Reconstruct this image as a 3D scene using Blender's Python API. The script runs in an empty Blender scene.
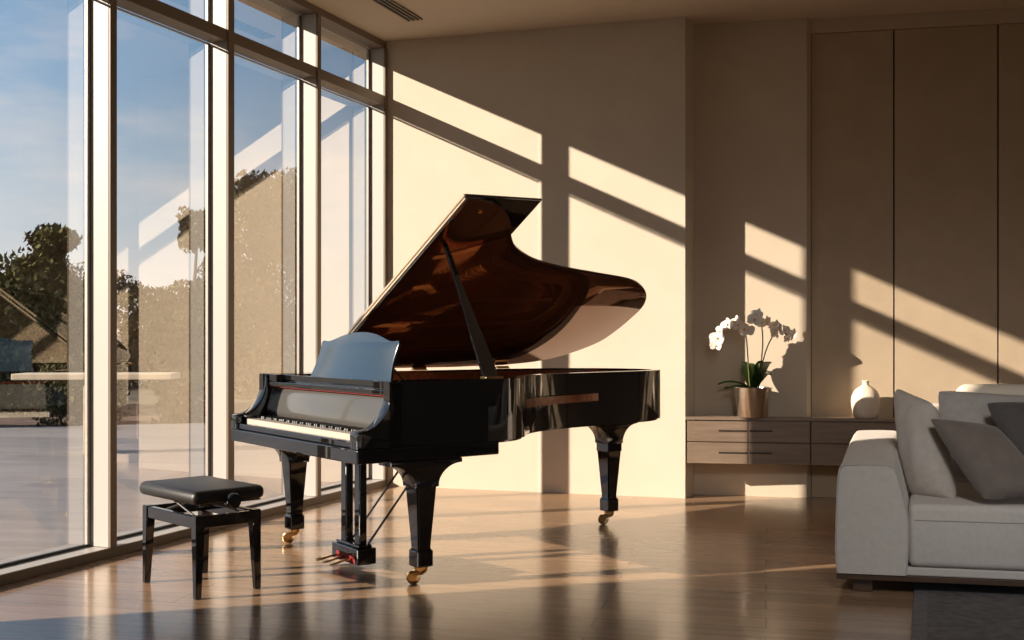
import bpy, bmesh, math, random
from mathutils import Vector, Matrix
random.seed(7)
sc = bpy.context.scene
COL = sc.collection
PI = math.pi
R = math.radians

# ------------------------------------------------------------------ materials
def new_mat(name):
    m = bpy.data.materials.new(name); m.use_nodes = True
    nt = m.node_tree
    return m, nt, nt.nodes['Principled BSDF']

def pmat(name, col, rough=.5, metal=0.0, ior=1.5, coat=0.0, noise=0.0, nscale=8.0, bump=0.0, bscale=60.0, sheen=0.0):
    m, nt, b = new_mat(name)
    b.inputs['Base Color'].default_value = (*col, 1)
    b.inputs['Roughness'].default_value = rough
    b.inputs['Metallic'].default_value = metal
    b.inputs['IOR'].default_value = ior
    b.inputs['Coat Weight'].default_value = coat
    b.inputs['Coat Roughness'].default_value = .03
    b.inputs['Sheen Weight'].default_value = sheen
    tc = nt.nodes.new('ShaderNodeTexCoord')
    if noise > 0:
        n = nt.nodes.new('ShaderNodeTexNoise'); n.inputs['Scale'].default_value = nscale
        n.inputs['Detail'].default_value = 5
        nt.links.new(tc.outputs['Object'], n.inputs['Vector'])
        mp = nt.nodes.new('ShaderNodeMapRange')
        mp.inputs['From Min'].default_value = .3; mp.inputs['From Max'].default_value = .7
        mp.inputs['To Min'].default_value = 1 - noise; mp.inputs['To Max'].default_value = 1 + noise
        nt.links.new(n.outputs['Fac'], mp.inputs['Value'])
        mx = nt.nodes.new('ShaderNodeMix'); mx.data_type = 'RGBA'; mx.blend_type = 'MULTIPLY'
        mx.inputs['Factor'].default_value = 1
        mx.inputs['A'].default_value = (*col, 1)
        nt.links.new(mp.outputs['Result'], mx.inputs['B'])
        nt.links.new(mx.outputs['Result'], b.inputs['Base Color'])
    if bump > 0:
        n2 = nt.nodes.new('ShaderNodeTexNoise'); n2.inputs['Scale'].default_value = bscale
        n2.inputs['Detail'].default_value = 4
        nt.links.new(tc.outputs['Object'], n2.inputs['Vector'])
        bp = nt.nodes.new('ShaderNodeBump'); bp.inputs['Strength'].default_value = bump
        bp.inputs['Distance'].default_value = .01
        nt.links.new(n2.outputs['Fac'], bp.inputs['Height'])
        nt.links.new(bp.outputs['Normal'], b.inputs['Normal'])
    return m

def wood_mat(name, c1, c2, rough, rot, plank=None, ior=1.5, stretch=(1.2, 22, 22), bump=0.0, coat=0.0):
    """grain (and, with plank=(length, width), plank joints) along the local x axis turned by rot"""
    m, nt, b = new_mat(name)
    N, L = nt.nodes, nt.links
    tc = N.new('ShaderNodeTexCoord'); mp = N.new('ShaderNodeMapping')
    mp.inputs['Rotation'].default_value = (0, 0, rot)
    L.new(tc.outputs['Object'], mp.inputs['Vector'])
    ms = N.new('ShaderNodeMapping'); ms.inputs['Scale'].default_value = stretch
    L.new(mp.outputs['Vector'], ms.inputs['Vector'])
    n = N.new('ShaderNodeTexNoise'); n.inputs['Scale'].default_value = 1.6; n.inputs['Detail'].default_value = 7
    n.inputs['Roughness'].default_value = .6
    L.new(ms.outputs['Vector'], n.inputs['Vector'])
    cr = N.new('ShaderNodeValToRGB')
    cr.color_ramp.elements[0].position = .3; cr.color_ramp.elements[0].color = (*c1, 1)
    cr.color_ramp.elements[1].position = .7; cr.color_ramp.elements[1].color = (*c2, 1)
    L.new(n.outputs['Fac'], cr.inputs['Fac'])
    out = cr.outputs['Color']
    if plank:
        br = N.new('ShaderNodeTexBrick')
        br.inputs['Scale'].default_value = 1
        br.inputs['Brick Width'].default_value = plank[0]; br.inputs['Row Height'].default_value = plank[1]
        br.inputs['Mortar Size'].default_value = .0022; br.inputs['Mortar Smooth'].default_value = .1
        br.inputs['Color1'].default_value = (.78, .78, .78, 1); br.inputs['Color2'].default_value = (1.08, 1.06, 1.03, 1)
        br.inputs['Mortar'].default_value = (.42, .40, .38, 1)
        br.offset = .37; br.squash = 1
        L.new(mp.outputs['Vector'], br.inputs['Vector'])
        mx = N.new('ShaderNodeMix'); mx.data_type = 'RGBA'; mx.blend_type = 'MULTIPLY'
        mx.inputs['Factor'].default_value = 1
        L.new(out, mx.inputs['A']); L.new(br.outputs['Color'], mx.inputs['B'])
        out = mx.outputs['Result']
        bp = N.new('ShaderNodeBump'); bp.inputs['Strength'].default_value = .12; bp.inputs['Distance'].default_value = .003
        L.new(n.outputs['Fac'], bp.inputs['Height']); L.new(bp.outputs['Normal'], b.inputs['Normal'])
    L.new(out, b.inputs['Base Color'])
    b.inputs['Roughness'].default_value = rough; b.inputs['IOR'].default_value = ior
    b.inputs['Coat Weight'].default_value = coat; b.inputs['Coat Roughness'].default_value = .12
    return m

def glass_mat():
    m = bpy.data.materials.new('coated_window_glass'); m.use_nodes = True
    nt = m.node_tree; nt.nodes.clear(); N, L = nt.nodes, nt.links
    o = N.new('ShaderNodeOutputMaterial'); mix = N.new('ShaderNodeMixShader')
    t = N.new('ShaderNodeBsdfTransparent'); t.inputs['Color'].default_value = (.97, .98, .98, 1)
    g = N.new('ShaderNodeBsdfGlossy'); g.inputs['Roughness'].default_value = 0.0
    g.inputs['Color'].default_value = (1, .97, .92, 1)
    lw = N.new('ShaderNodeLayerWeight'); lw.inputs['Blend'].default_value = .5
    mr = N.new('ShaderNodeMapRange'); mr.inputs['From Min'].default_value = .18; mr.inputs['From Max'].default_value = .62; mr.inputs['To Min'].default_value = .09; mr.inputs['To Max'].default_value = .78
    L.new(lw.outputs['Facing'], mr.inputs['Value'])
    L.new(mr.outputs['Result'], mix.inputs['Fac'])
    L.new(t.outputs['BSDF'], mix.inputs[1]); L.new(g.outputs['BSDF'], mix.inputs[2])
    L.new(mix.outputs['Shader'], o.inputs['Surface'])
    return m

M = {}
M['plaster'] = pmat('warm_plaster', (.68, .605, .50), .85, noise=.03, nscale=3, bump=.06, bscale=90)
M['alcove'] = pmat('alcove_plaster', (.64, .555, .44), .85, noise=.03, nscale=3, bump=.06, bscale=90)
M['ceiling'] = pmat('ceiling_paint', (.62, .52, .41), .9, noise=.02)
M['panel'] = pmat('fabric_wall_panel', (.50, .40, .285), .8, noise=.06, nscale=5, bump=.15, bscale=160)
M['groove'] = pmat('dark_groove', (.02, .016, .013), .9)
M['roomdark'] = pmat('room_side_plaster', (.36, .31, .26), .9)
M['floor'] = wood_mat('oak_floor', (.30, .19, .11), (.44, .29, .18), .24, R(13), plank=(1.9, .16), ior=1.6, stretch=(.9, 14, 14), coat=.35)
M['frame_white'] = pmat('pale_frame_paint', (.50, .48, .455), .45)
M['frame_dark'] = pmat('shaded_frame_brown', (.20, .155, .115), .45)  # brown carries the shade on the room-facing sides of the pale frame
M['gasket'] = pmat('black_gasket', (.03, .028, .026), .6)
M['sash'] = pmat('grey_sash', (.42, .39, .35), .4, metal=.3)
M['glass'] = glass_mat()
M['lacquer'] = pmat('black_piano_lacquer', (.006, .006, .007), .03, ior=1.9, coat=.0)
M['lacquer_lid'] = pmat('lid_underside_lacquer', (.18, .078, .042), .035, metal=.65, ior=1.6)  # black lacquer; the amber interior's reflection is tinted into this brown
M['desk'] = pmat('sky_tint_lacquer', (.022, .044, .075), .2, ior=1.6)  # black panel with its sky reflection mixed into a blue base colour
M['edge'] = pmat('lid_edge_glint', (.45, .36, .26), .3, metal=.4)  # tan paints in the gleam on the black lid's edge
M['ivory'] = pmat('ivory_key', (.52, .48, .42), .3)
M['fallboard'] = pmat('fallboard_lacquer', (.085, .083, .078), .10, ior=1.7)  # grey puts the pale outdoor reflection into black lacquer
M['ebony'] = pmat('ebony_key', (.008, .008, .008), .3)
M['felt_red'] = pmat('red_felt', (.20, .018, .018), .9, bump=.2, bscale=300)
M['string_felt'] = pmat('string_felt', (.60, .05, .04), .9, bump=.2, bscale=300)
M['brass'] = pmat('polished_brass', (.80, .53, .24), .2, metal=1)
M['gold'] = pmat('bronze_plate_paint', (.90, .47, .17), .35, metal=.2, noise=.06)
M['spruce'] = wood_mat('spruce_soundboard', (.62, .28, .10), (.78, .40, .16), .3, R(20))
M['rim_in'] = wood_mat('reddish_inner_rim', (.20, .055, .02), (.32, .09, .035), .15, 0)
M['copper'] = pmat('copper_string', (.70, .32, .16), .3, metal=1)
M['steel'] = pmat('steel_string', (.62, .58, .52), .25, metal=1)
M['leather'] = pmat('black_leather', (.010, .0095, .0095), .42, bump=.12, bscale=220, noise=.1, nscale=30)
M['metal_dark'] = pmat('dark_steel', (.08, .08, .08), .35, metal=1)
M['walnut'] = wood_mat('grey_walnut', (.20, .145, .105), (.295, .22, .165), .42, 0, stretch=(1.5, 20, 20))
M['walnut_dark'] = pmat('handle_groove', (.035, .026, .02), .6)
M['silver'] = pmat('brushed_silver', (.90, .86, .80), .22, metal=1, bump=.05, bscale=40)
M['petal'] = pmat('white_petal', (.86, .80, .74), .5, noise=.06, nscale=30)
M['lip'] = pmat('yellow_lip', (.75, .52, .16), .5)
M['leaf'] = pmat('orchid_leaf', (.05, .10, .025), .32, noise=.25, nscale=12)
M['stem'] = pmat('orchid_stem', (.16, .14, .05), .5)
M['soil'] = pmat('bark_mix', (.06, .04, .025), .9, bump=.6, bscale=60)
M['ceramic'] = pmat('cream_ceramic', (.80, .70, .565), .5, bump=.05, bscale=50, noise=.04)
M['sofa'] = pmat('grey_linen', (.58, .545, .50), .9, noise=.05, nscale=40, bump=.12, bscale=300, sheen=.15)
M['sofa_seam'] = pmat('linen_piping', (.46, .43, .39), .9)
M['pillow_light'] = pmat('stone_linen', (.52, .475, .42), .92, noise=.07, nscale=25, bump=.15, bscale=200, sheen=.2)
M['pillow_mid'] = pmat('grey_velvet', (.45, .425, .395), .9, noise=.07, nscale=25, bump=.12, bscale=200, sheen=.2)
M['pillow_dark'] = pmat('taupe_velvet', (.165, .135, .115), .85, noise=.12, nscale=14, bump=.12, bscale=200, sheen=.4)
M['pillow_dark2'] = pmat('charcoal_velvet', (.085, .075, .07), .85, noise=.12, nscale=14, bump=.12, bscale=200, sheen=.3)
M['headrest'] = pmat('cream_bolster', (.74, .66, .54), .9, bump=.1, bscale=200)
M['plinth'] = wood_mat('dark_walnut_plinth', (.05, .024, .012), (.085, .042, .02), .55, 0)
M['rug'] = pmat('charcoal_rug', (.125, .116, .114), .98, noise=.3, nscale=22, bump=.8, bscale=160)
M['rug_edge'] = pmat('grey_rug_border', (.16, .15, .147), .98, noise=.2, nscale=30, bump=.8, bscale=160)
M['vent'] = pmat('vent_metal', (.20, .16, .12), .5)
M['vent_slot'] = pmat('vent_slot', (.015, .012, .01), .9)
M['terrace'] = wood_mat('pale_terrace_stone', (.22, .205, .20), (.31, .295, .29), .45, R(10), plank=(2.4, .6), stretch=(1, 6, 6))
M['ground'] = pmat('garden_ground', (.09, .075, .05), .95, noise=.4, nscale=1.5)
M['border'] = pmat('planting_bed', (.10, .06, .045), .95, noise=.4, nscale=4)
M['leaves'] = pmat('olive_foliage', (.11, .105, .042), .95, ior=1.15, noise=.45, nscale=3)
M['leaves2'] = pmat('golden_foliage', (.085, .068, .026), .95, ior=1.15, noise=.45, nscale=3)
M['leaves3'] = pmat('deep_foliage', (.065, .065, .03), .95, ior=1.15, noise=.45, nscale=3)
M['bark'] = pmat('tree_bark', (.10, .075, .05), .9, noise=.3, nscale=8)
M['stone'] = pmat('garden_stone', (.55, .46, .34), .7, noise=.1, nscale=6)

# ------------------------------------------------------------------ helpers
def obj(name, bm, mat, parent=None, smooth=None, loc=None, rotz=None):
    """links a bmesh as one mesh object"""
    me = bpy.data.meshes.new(name)
    bmesh.ops.recalc_face_normals(bm, faces=bm.faces)
    bm.to_mesh(me); bm.free()
    mats = mat if isinstance(mat, (list, tuple)) else [mat]
    for q in mats: me.materials.append(q)
    if smooth is not None:
        for p in me.polygons: p.use_smooth = True
        me.set_sharp_from_angle(angle=R(smooth))
    o = bpy.data.objects.new(name, me); COL.objects.link(o)
    if parent is not None: o.parent = parent
    if loc: o.location = loc
    if rotz is not None: o.rotation_euler = (0, 0, rotz)
    return o

def empty(name, loc=(0, 0, 0), rotz=0):
    o = bpy.data.objects.new(name, None); COL.objects.link(o)
    o.location = loc; o.rotation_euler = (0, 0, rotz); o.empty_display_size = .1
    return o

def tag(o, label=None, cat=None, group=None, kind=None):
    if label: o['label'] = label
    if cat: o['category'] = cat
    if group: o['group'] = group
    if kind: o['kind'] = kind
    return o

def dup(root, loc=None, rotz=None):
    r = root.copy(); COL.objects.link(r)
    if loc is not None: r.location = loc
    if rotz is not None: r.rotation_euler = (0, 0, rotz)
    for ch in list(root.children):
        c = ch.copy(); COL.objects.link(c); c.parent = r
        for g in list(ch.children):
            d = g.copy(); COL.objects.link(d); d.parent = c
    return r

def NB(): return bmesh.new()

def box(bm, x0, x1, y0, y1, z0, z1, bev=0.0, seg=2, f=None, mi=0):
    t = bmesh.new()
    bmesh.ops.create_cube(t, size=1)
    for v in t.verts:
        v.co = Vector(((x0 + x1) / 2 + v.co.x * (x1 - x0), (y0 + y1) / 2 + v.co.y * (y1 - y0), (z0 + z1) / 2 + v.co.z * (z1 - z0)))
    if bev > 0:
        bmesh.ops.bevel(t, geom=list(t.edges), offset=bev, segments=seg, profile=.5, affect='EDGES')
    merge(bm, t, f, mi)

def merge(bm, t, f=None, mi=0):
    vm = {}
    for v in t.verts:
        vm[v] = bm.verts.new(f(v.co) if f else v.co)
    for fa in t.faces:
        try:
            nf = bm.faces.new([vm[v] for v in fa.verts]); nf.material_index = mi
        except ValueError: pass
    t.free()

def prism(bm, pts, z0, z1, axis='z', f=None, mi=0, bev=0.0):
    """polygon pts extruded; axis z: (x,y) up z;  axis x: (y,z) along x"""
    t = bmesh.new()
    if axis == 'z': mk = lambda p, h: Vector((p[0], p[1], h))
    elif axis == 'x': mk = lambda p, h: Vector((h, p[0], p[1]))
    else: mk = lambda p, h: Vector((p[0], h, p[1]))
    A = [t.verts.new(mk(p, z0)) for p in pts]; B = [t.verts.new(mk(p, z1)) for p in pts]
    fa = t.faces.new(A); fb = t.faces.new(list(reversed(B)))
    n = len(pts)
    for i in range(n): t.faces.new([A[i], B[i], B[(i + 1) % n], A[(i + 1) % n]])
    bmesh.ops.recalc_face_normals(t, faces=t.faces)
    if bev > 0:
        es = set(fa.edges) | set(fb.edges)
        bmesh.ops.bevel(t, geom=list(es), offset=bev, segments=2, profile=.5, affect='EDGES')
    merge(bm, t, f, mi)

def tube(bm, pts, r, n=10, cap=True, f=None, mi=0):
    pts = [Vector(p) for p in pts]
    rs = r if isinstance(r, (list, tuple)) else [r] * len(pts)
    rings = []
    up = None
    for i, p in enumerate(pts):
        d = (pts[min(i + 1, len(pts) - 1)] - pts[max(i - 1, 0)]).normalized()
        if up is None:
            up = Vector((0, 0, 1)) if abs(d.z) < .9 else Vector((1, 0, 0))
        x = d.cross(up).normalized(); y = x.cross(d).normalized(); up = y
        ring = []
        for k in range(n):
            a = 2 * PI * k / n
            q = p + (x * math.cos(a) + y * math.sin(a)) * rs[i]
            ring.append(bm.verts.new(f(q) if f else q))
        rings.append(ring)
    for a, b in zip(rings, rings[1:]):
        for k in range(n):
            fa = bm.faces.new([a[k], a[(k + 1) % n], b[(k + 1) % n], b[k]]); fa.material_index = mi
    if cap:
        bm.faces.new(list(reversed(rings[0]))); bm.faces.new(rings[-1])

def lathe(bm, prof, n=40, c=(0, 0, 0)):
    rings = []
    for (r, z) in prof:
        if r < 1e-5: rings.append([bm.verts.new((c[0], c[1], c[2] + z))])
        else: rings.append([bm.verts.new((c[0] + r * math.cos(2 * PI * k / n), c[1] + r * math.sin(2 * PI * k / n), c[2] + z)) for k in range(n)])
    for a, b in zip(rings, rings[1:]):
        for k in range(n):
            k2 = (k + 1) % n
            if len(a) == 1 and len(b) == 1: continue
            if len(a) == 1: bm.faces.new([a[0], b[k2], b[k]])
            elif len(b) == 1: bm.faces.new([a[k], a[k2], b[0]])
            else: bm.faces.new([a[k], a[k2], b[k2], b[k]])

def catmull(pts, closed=False, seg=6):
    P = [Vector((*p, 0)) if len(p) == 2 else Vector(p) for p in pts]
    out = []
    n = len(P); rng = range(n if closed else n - 1)
    for i in rng:
        p0 = P[(i - 1) % n] if closed or i > 0 else P[0]
        p1 = P[i]; p2 = P[(i + 1) % n]
        p3 = P[(i + 2) % n] if closed or i + 2 < n else P[-1]
        for s in range(seg):
            t = s / seg
            out.append(.5 * ((2 * p1) + (p2 - p0) * t + (2 * p0 - 5 * p1 + 4 * p2 - p3) * t * t + (3 * p1 - p0 - 3 * p2 + p3) * t ** 3))
    if not closed: out.append(P[-1])
    return [(v.x, v.y) if len(pts[0]) == 2 else tuple(v) for v in out]

# ------------------------------------------------------------------ camera
H = 1.19
cam = bpy.data.cameras.new('camera'); co = bpy.data.objects.new('camera', cam); COL.objects.link(co)
co.location = (0, 0, H); co.rotation_euler = (R(90), 0, 0)
cam.sensor_width = 36; cam.lens = 36 * 1100 / 1024; cam.shift_y = 18 / 1024
cam.clip_end = 500
sc.camera = co

# ------------------------------------------------------------------ room shell
CEIL = 3.575
W0 = Vector((-1.9335, 6.594, 0)); WD = Vector((.3759, .9267, 0)); WA = math.atan2(WD.y, WD.x)
def wp(s, o=0, z=0):   # o: outward
    return W0 + WD * s + Vector((-WD.y, WD.x, 0)) * o + Vector((0, 0, z))
MS = [-2.50, -.675, .365, 1.405, 2.411]          # mullion near edges along the glass wall
MW, MD = .05, .128

def struct(name, bm, mat, **k):
    o = obj(name, bm, mat, **k); o['kind'] = 'structure'; return o

def wallseg(bm, p, q, z0, z1, thick, mi=0):
    """vertical slab from p to q, its front face on p-q, thickness on the left of p->q"""
    p = Vector((*p, 0)); q = Vector((*q, 0)); d = (q - p).normalized(); n = Vector((-d.y, d.x, 0)) * thick
    prism(bm, [(p.x, p.y), (q.x, q.y), ((q + n).x, (q + n).y), ((p + n).x, (p + n).y)], z0, z1, mi=mi)

bm = NB(); a0 = wp(-8.6, .17); c0 = wp(2.7, .17)
prism(bm, [(a0.x, a0.y), (6.2, a0.y), (6.2, 9.3), (c0.x, c0.y)], -.12, 0)
struct('floor', bm, M['floor'])
bm = NB(); a1 = wp(-8.8, .45); c1 = wp(2.9, .45)
prism(bm, [(a1.x, a1.y), (6.4, a1.y), (6.4, 9.5), (c1.x, c1.y)], CEIL, CEIL + .25)
struct('ceiling', bm, M['ceiling'])

BW0, BW1 = (-1.012, 8.86), (1.285, 8.16)          # main back wall
NA, NBp = (1.39, 8.385), (2.194, 8.19)            # alcove
PA, PB = (2.235, 8.23), (6.2, 7.437)                # panelled wall
bm = NB()
prism(bm, [BW0, BW1, NA, (1.75, 9.2), (-1.0, 9.25)], 0, CEIL)
struct('wall_back', bm, M['plaster'])
bm = NB()
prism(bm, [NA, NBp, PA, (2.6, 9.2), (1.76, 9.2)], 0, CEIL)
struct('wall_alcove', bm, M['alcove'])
bm = NB()
wallseg(bm, (PA[0] - .02, PA[1] + .03), (PB[0], PB[1] + .028), 0, CEIL, .3)
struct('wall_right_back', bm, M['groove'])
# fabric panels in front of the dark backing, gaps between
pd = Vector((PB[0] - PA[0], PB[1] - PA[1], 0)).normalized(); pn = Vector((pd.y, -pd.x, 0))
def panel_at_px(t):   # distance along the panel wall where the ray slope X/Y = t meets it
    return (t * PA[1] - PA[0]) / (pd.x - t * pd.y)
seams = [0.0, .594, 1.313, 2.032, 2.751, 3.40, 3.9]
wr = empty('wall_panelling'); wr['kind'] = 'structure'
for a, b in zip(seams, seams[1:]):
    bm = NB(); P = Vector((*PA, 0))
    p = P + pd * (a + .006); q = P + pd * (b - .006)
    n = -pn * .027
    prism(bm, [(p.x, p.y), (q.x, q.y), ((q + n).x, (q + n).y), ((p + n).x, (p + n).y)], 0.0, CEIL - .112, bev=.003)
    obj('wall_panel', bm, M['panel'], wr)
bm = NB(); wallseg(bm, PA, (PB[0], PB[1]), CEIL - .108, CEIL, .03); struct('trim_1', bm, M['ceiling'])
bm = NB(); box(bm, 6.0, 6.2, a0.y, 7.44, 0, CEIL); struct('wall_right', bm, M['roomdark'])
bm = NB(); box(bm, a0.x - .3, -.4, a0.y - .2, a0.y, 0, CEIL); box(bm, 5.7, 6.2, a0.y - .2, a0.y, 0, CEIL)
box(bm, -.4, 5.7, a0.y - .2, a0.y, 3.2, CEIL); struct('wall_front', bm, M['roomdark'])
w5 = empty('window_5'); w5['kind'] = 'structure'  # unseen window added behind the camera for soft fill light
bm = NB(); bm.faces.new([bm.verts.new(c) for c in ((-.4, a0.y - .1, 0), (5.7, a0.y - .1, 0), (5.7, a0.y - .1, 3.2), (-.4, a0.y - .1, 3.2))]); obj('pane', bm, M['glass'], w5)
for x_ in (1.6, 3.65):
    bm = NB(); box(bm, x_, x_ + .06, a0.y - .16, a0.y - .03, 0, 3.2); obj('mullion_post', bm, M['frame_dark'], w5)  # posts of the added, unseen fill window
bm = NB()
p = wp(-8.6); q = wp(MS[0] + MW); p2 = wp(-8.6, .14); q2 = wp(MS[0] + MW, .14)
prism(bm, [(q.x, q.y), (p.x, p.y), (p2.x, p2.y), (q2.x, q2.y)], 0, CEIL)
struct('wall_left', bm, M['plaster'])
# jamb between the last mullion and the back wall
SEND = 2.52

def wframe(bm, s0, s1, o0, o1, z0, z1, bev=.003, mi=0):
    box(bm, s0, s1, o0, o1, z0, z1, bev, f=None, mi=mi)
WROT = dict(loc=tuple(W0), rotz=WA)
SILL, TR0, TR1, HEAD = .052, 3.06, 3.135, 3.522
n_tr = 2
def trim(bm, mat):
    global n_tr
    o = struct('trim_%d' % n_tr, bm, mat, **WROT); n_tr += 1; return o
L0, L1 = MS[0] + MW, SEND
bm = NB(); wframe(bm, L0, L1, .002, .20, 0, SILL - .002); trim(bm, M['frame_white'])
bm = NB(); wframe(bm, L0, L1, -.012, .001, 0, SILL); trim(bm, M['frame_dark'])  # thin sill front strip, the shade of the room side put into its colour
bm = NB(); wframe(bm, L0, L1, .0, .128, HEAD, CEIL); trim(bm, M['frame_dark'])
bm = NB(); wframe(bm, L0, L1, -.004, .128, TR0, TR1); trim(bm, M['frame_dark'])
for i, s in enumerate(MS[1:]):
    mo = empty('trim_%d' % n_tr, tuple(W0), WA); n_tr += 1; mo['kind'] = 'structure'
    bm = NB(); mw = .062 if i == 1 else MW
    wframe(bm, s, s + mw, .002, MD, SILL, HEAD); obj('mullion_post', bm, M['frame_white'], mo)
    bm = NB(); wframe(bm, s, s + mw, -.012, .001, SILL, HEAD); obj('mullion_shade_front', bm, M['frame_dark'], mo)  # thin front strip, the shade of the room side put into its colour
# glazed bays
for i in range(4):
    w = empty('window_%d' % (i + 1), tuple(W0), WA); w['kind'] = 'structure'
    s0, s1 = MS[i] + MW, MS[i + 1] + MW * .6
    for (z0, z1, nm) in ((SILL, TR0, 'lower_pane'), (TR1, HEAD, 'upper_pane')):
        bm = NB()
        y = .142
        vs = [bm.verts.new(c) for c in ((s0, y, z0), (s1, y, z0), (s1, y, z1), (s0, y, z1))]
        bm.faces.new(vs); obj(nm, bm, M['glass'], w)
        bm = NB()     # sash: light ring at the glass
        fw = .028
        wframe(bm, s1 - .050, s1 - .030, .13, .150, z0, z1, .002)
        wframe(bm, s0, s1, .13, .150, z1 - .008, z1, .001)
        obj('sash', bm, M['sash'], w)
        bm = NB()
        wframe(bm, s1 - .030, s1, .1285, .150, z0, z1, .001)
        wframe(bm, s0, s1, .130, .150, z0 - .001, z0 + .012, .001)
        obj('gasket', bm, M['gasket'], w)

# ceiling slot vent
vt = empty('ceiling_vent', (-.875, 7.84, CEIL), math.atan2(.93, .367))
tag(vt, 'long slotted air vent set in the ceiling near the glass wall', 'air vent')
bm = NB(); box(bm, -1.2, .42, -.058, .058, -.004, -.0005); obj('vent_plate', bm, M['vent_slot'], vt)
for yy in (-.054, -.018, .018, .054):
    bm = NB(); box(bm, -1.2, .42, yy - .0075, yy + .0075, -.014, -.004, .002); obj('vent_slat', bm, M['vent'], vt)

# ------------------------------------------------------------------ outdoors
bm = NB(); box(bm, -120, 40, -60, 160, -.6, -.17); tag(struct('ground', bm, M['ground']), None)
tp = [wp(-9, .26), wp(6, .26)]
bm = NB()
prism(bm, [(tp[0].x, tp[0].y), (tp[1].x, tp[1].y), (-1.0, 17.3), (-14, 13.2)], -.16, -.06)
struct('terrace', bm, M['terrace'])
bm = NB(); prism(bm, [(-24, 10.3), (-14, 13.3), (-1, 17.4), (4, 19), (3.6, 20.6), (-15, 16.6), (-24, 14)], -.168, -.12)
struct('planting_bed', bm, M['border'])

def foliage(bm, c, rad, n, size, seed):
    rnd = random.Random(seed)
    for _ in range(n):
        while True:
            d = Vector((rnd.uniform(-1, 1), rnd.uniform(-1, 1), rnd.uniform(-1, 1)))
            if .05 < d.length < 1: break
        d = d * (d.length ** -.45)
        if d.length > 1: d.normalize()
        w = 1 + .22 * math.sin(4.1 * d.x + seed) * math.cos(3.7 * d.z + seed * 2) + .1 * math.sin(9 * d.y + 5 * d.z)
        p = Vector(c) + Vector((d.x * rad[0], d.y * rad[1], d.z * rad[2])) * w
        m = Matrix.Rotation(rnd.uniform(0, 6.28), 3, 'Z') @ Matrix.Rotation(rnd.uniform(-1.2, 1.2), 3, 'X')
        s = size * rnd.uniform(.6, 1.3)
        q = [m @ Vector(v) for v in ((-s * .45, 0, 0), (0, -s * .9, s * .15), (s * .45, 0, 0), (0, s * .9, s * .1))]
        bm.faces.new([bm.verts.new(p + v) for v in q])

def tree(name, label, cat, x, y, lumps, mat, trunk=None, n=7000, size=.075, seed=1, group=None):
    k_ = 1.0 if cat == 'shrub' else 1.22
    t = tag(empty(name, (x * k_, y * k_, H - k_ * (H + .17))), label, cat, group); t.scale = (k_, k_, k_)
    bm = NB()
    for j, (dx, dy, z, rx, rz, k) in enumerate(lumps):
        foliage(bm, (dx, dy, z), (rx, rx, rz), int(n * k), size, seed + j * 3)
    obj('foliage', bm, mat, t)
    if trunk:
        bm = NB()
        for path, r0, r1 in trunk:
            tube(bm, path, [r0 + (r1 - r0) * i / (len(path) - 1) for i in range(len(path))], 7)
        obj('trunk', bm, M['bark'], t)
    return t
tree('garden_tree', 'dark olive tree with a loose upper tuft outside the left window pane', 'tree', -7.55, 16.2,
     [(.1, 0, 1.3, 1.25, 1.15, 2.2), (-1.0, .4, 1.5, 1.2, 1.2, 1.6), (.55, .2, 2.1, .5, .55, .4), (.80, 0, 2.78, .34, .22, .14), (.62, 0, 2.45, .25, .14, .06), (.95, .1, 1.25, .55, 1.0, .7)],
     M['leaves'], [([(0, 0, 0), (.1, 0, 1), (.5, .1, 1.9), (.72, 0, 2.9)], .09, .02), ([(.05, 0, .6), (-.6, .2, 1.4), (-1, .4, 1.9)], .06, .02)], seed=3)
tree('garden_tree', 'slim tree with small round tufts seen beside the second white mullion', 'tree', -5.35, 18.3,
     [(.12, 0, 3.15, .34, .38, .26), (-.15, .2, 2.1, .42, .2, .12), (.25, 0, 1.95, .26, .22, .1), (.1, 0, 1.2, .75, .75, .7)],
     M['leaves3'], [([(0, 0, 0), (-.05, 0, 1), (.05, 0, 2), (.12, 0, 3.1)], .06, .02), ([(0, 0, 1.5), (-.15, .1, 2.1)], .03, .01)], seed=11, size=.06)
tree('garden_tree', 'tall golden green tree outside the third window from the left', 'tree', -4.75, 20.6,
     [(.0, 0, 2.6, .95, 1.75, 2.0), (.35, 0, 3.6, .65, .9, .8), (-.2, 0, 1.3, 1.1, 1.2, 1.3)],
     M['leaves2'], [([(0, 0, 0), (0, 0, 1), (.1, 0, 2.5), (.2, 0, 3.6)], .12, .03)], seed=21)
tree('garden_tree', 'far pale green tree directly behind the long stone table', 'tree', -8.9, 24.5,
     [(0, 0, 1.5, 1.5, 1.3, 1.6), (1.2, 0, 1.2, 1.1, 1.1, 1.0)], M['leaves2'], [([(0, 0, 0), (0, 0, 1.4)], .1, .05)], seed=31)
for j, (sx, sy, r, hz) in enumerate(((-9.7, 15.4, .66, .85), (-8.1, 15.6, .66, .75), (-6.5, 16.5, .70, .8), (-5.0, 17.2, .62, .7), (-3.5, 18.2, .66, .85), (-2.1, 18.8, .62, .8))):
    tree('garden_shrub', ('low dark shrub at the far left edge of the terrace', 'low dark shrub in front of the olive tree behind the terrace',
         'dark shrub behind the terrace, right of the olive tree', 'dark shrub at the foot of the slim tufted tree',
         'dark shrub in front of the tall golden tree', 'shrub behind the terrace farthest to the right')[j], 'shrub', sx, sy,
         [(0, 0, hz * .55, r, hz * .75, 1.0), (.3, .1, hz * .9, r * .5, hz * .4, .3)], M['leaves3'],
         [([(0, 0, 0), (0, 0, hz * .5)], .05, .03)], seed=40 + j * 5, size=.065, group='shrubs along the far edge of the terrace', n=2600)
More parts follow.
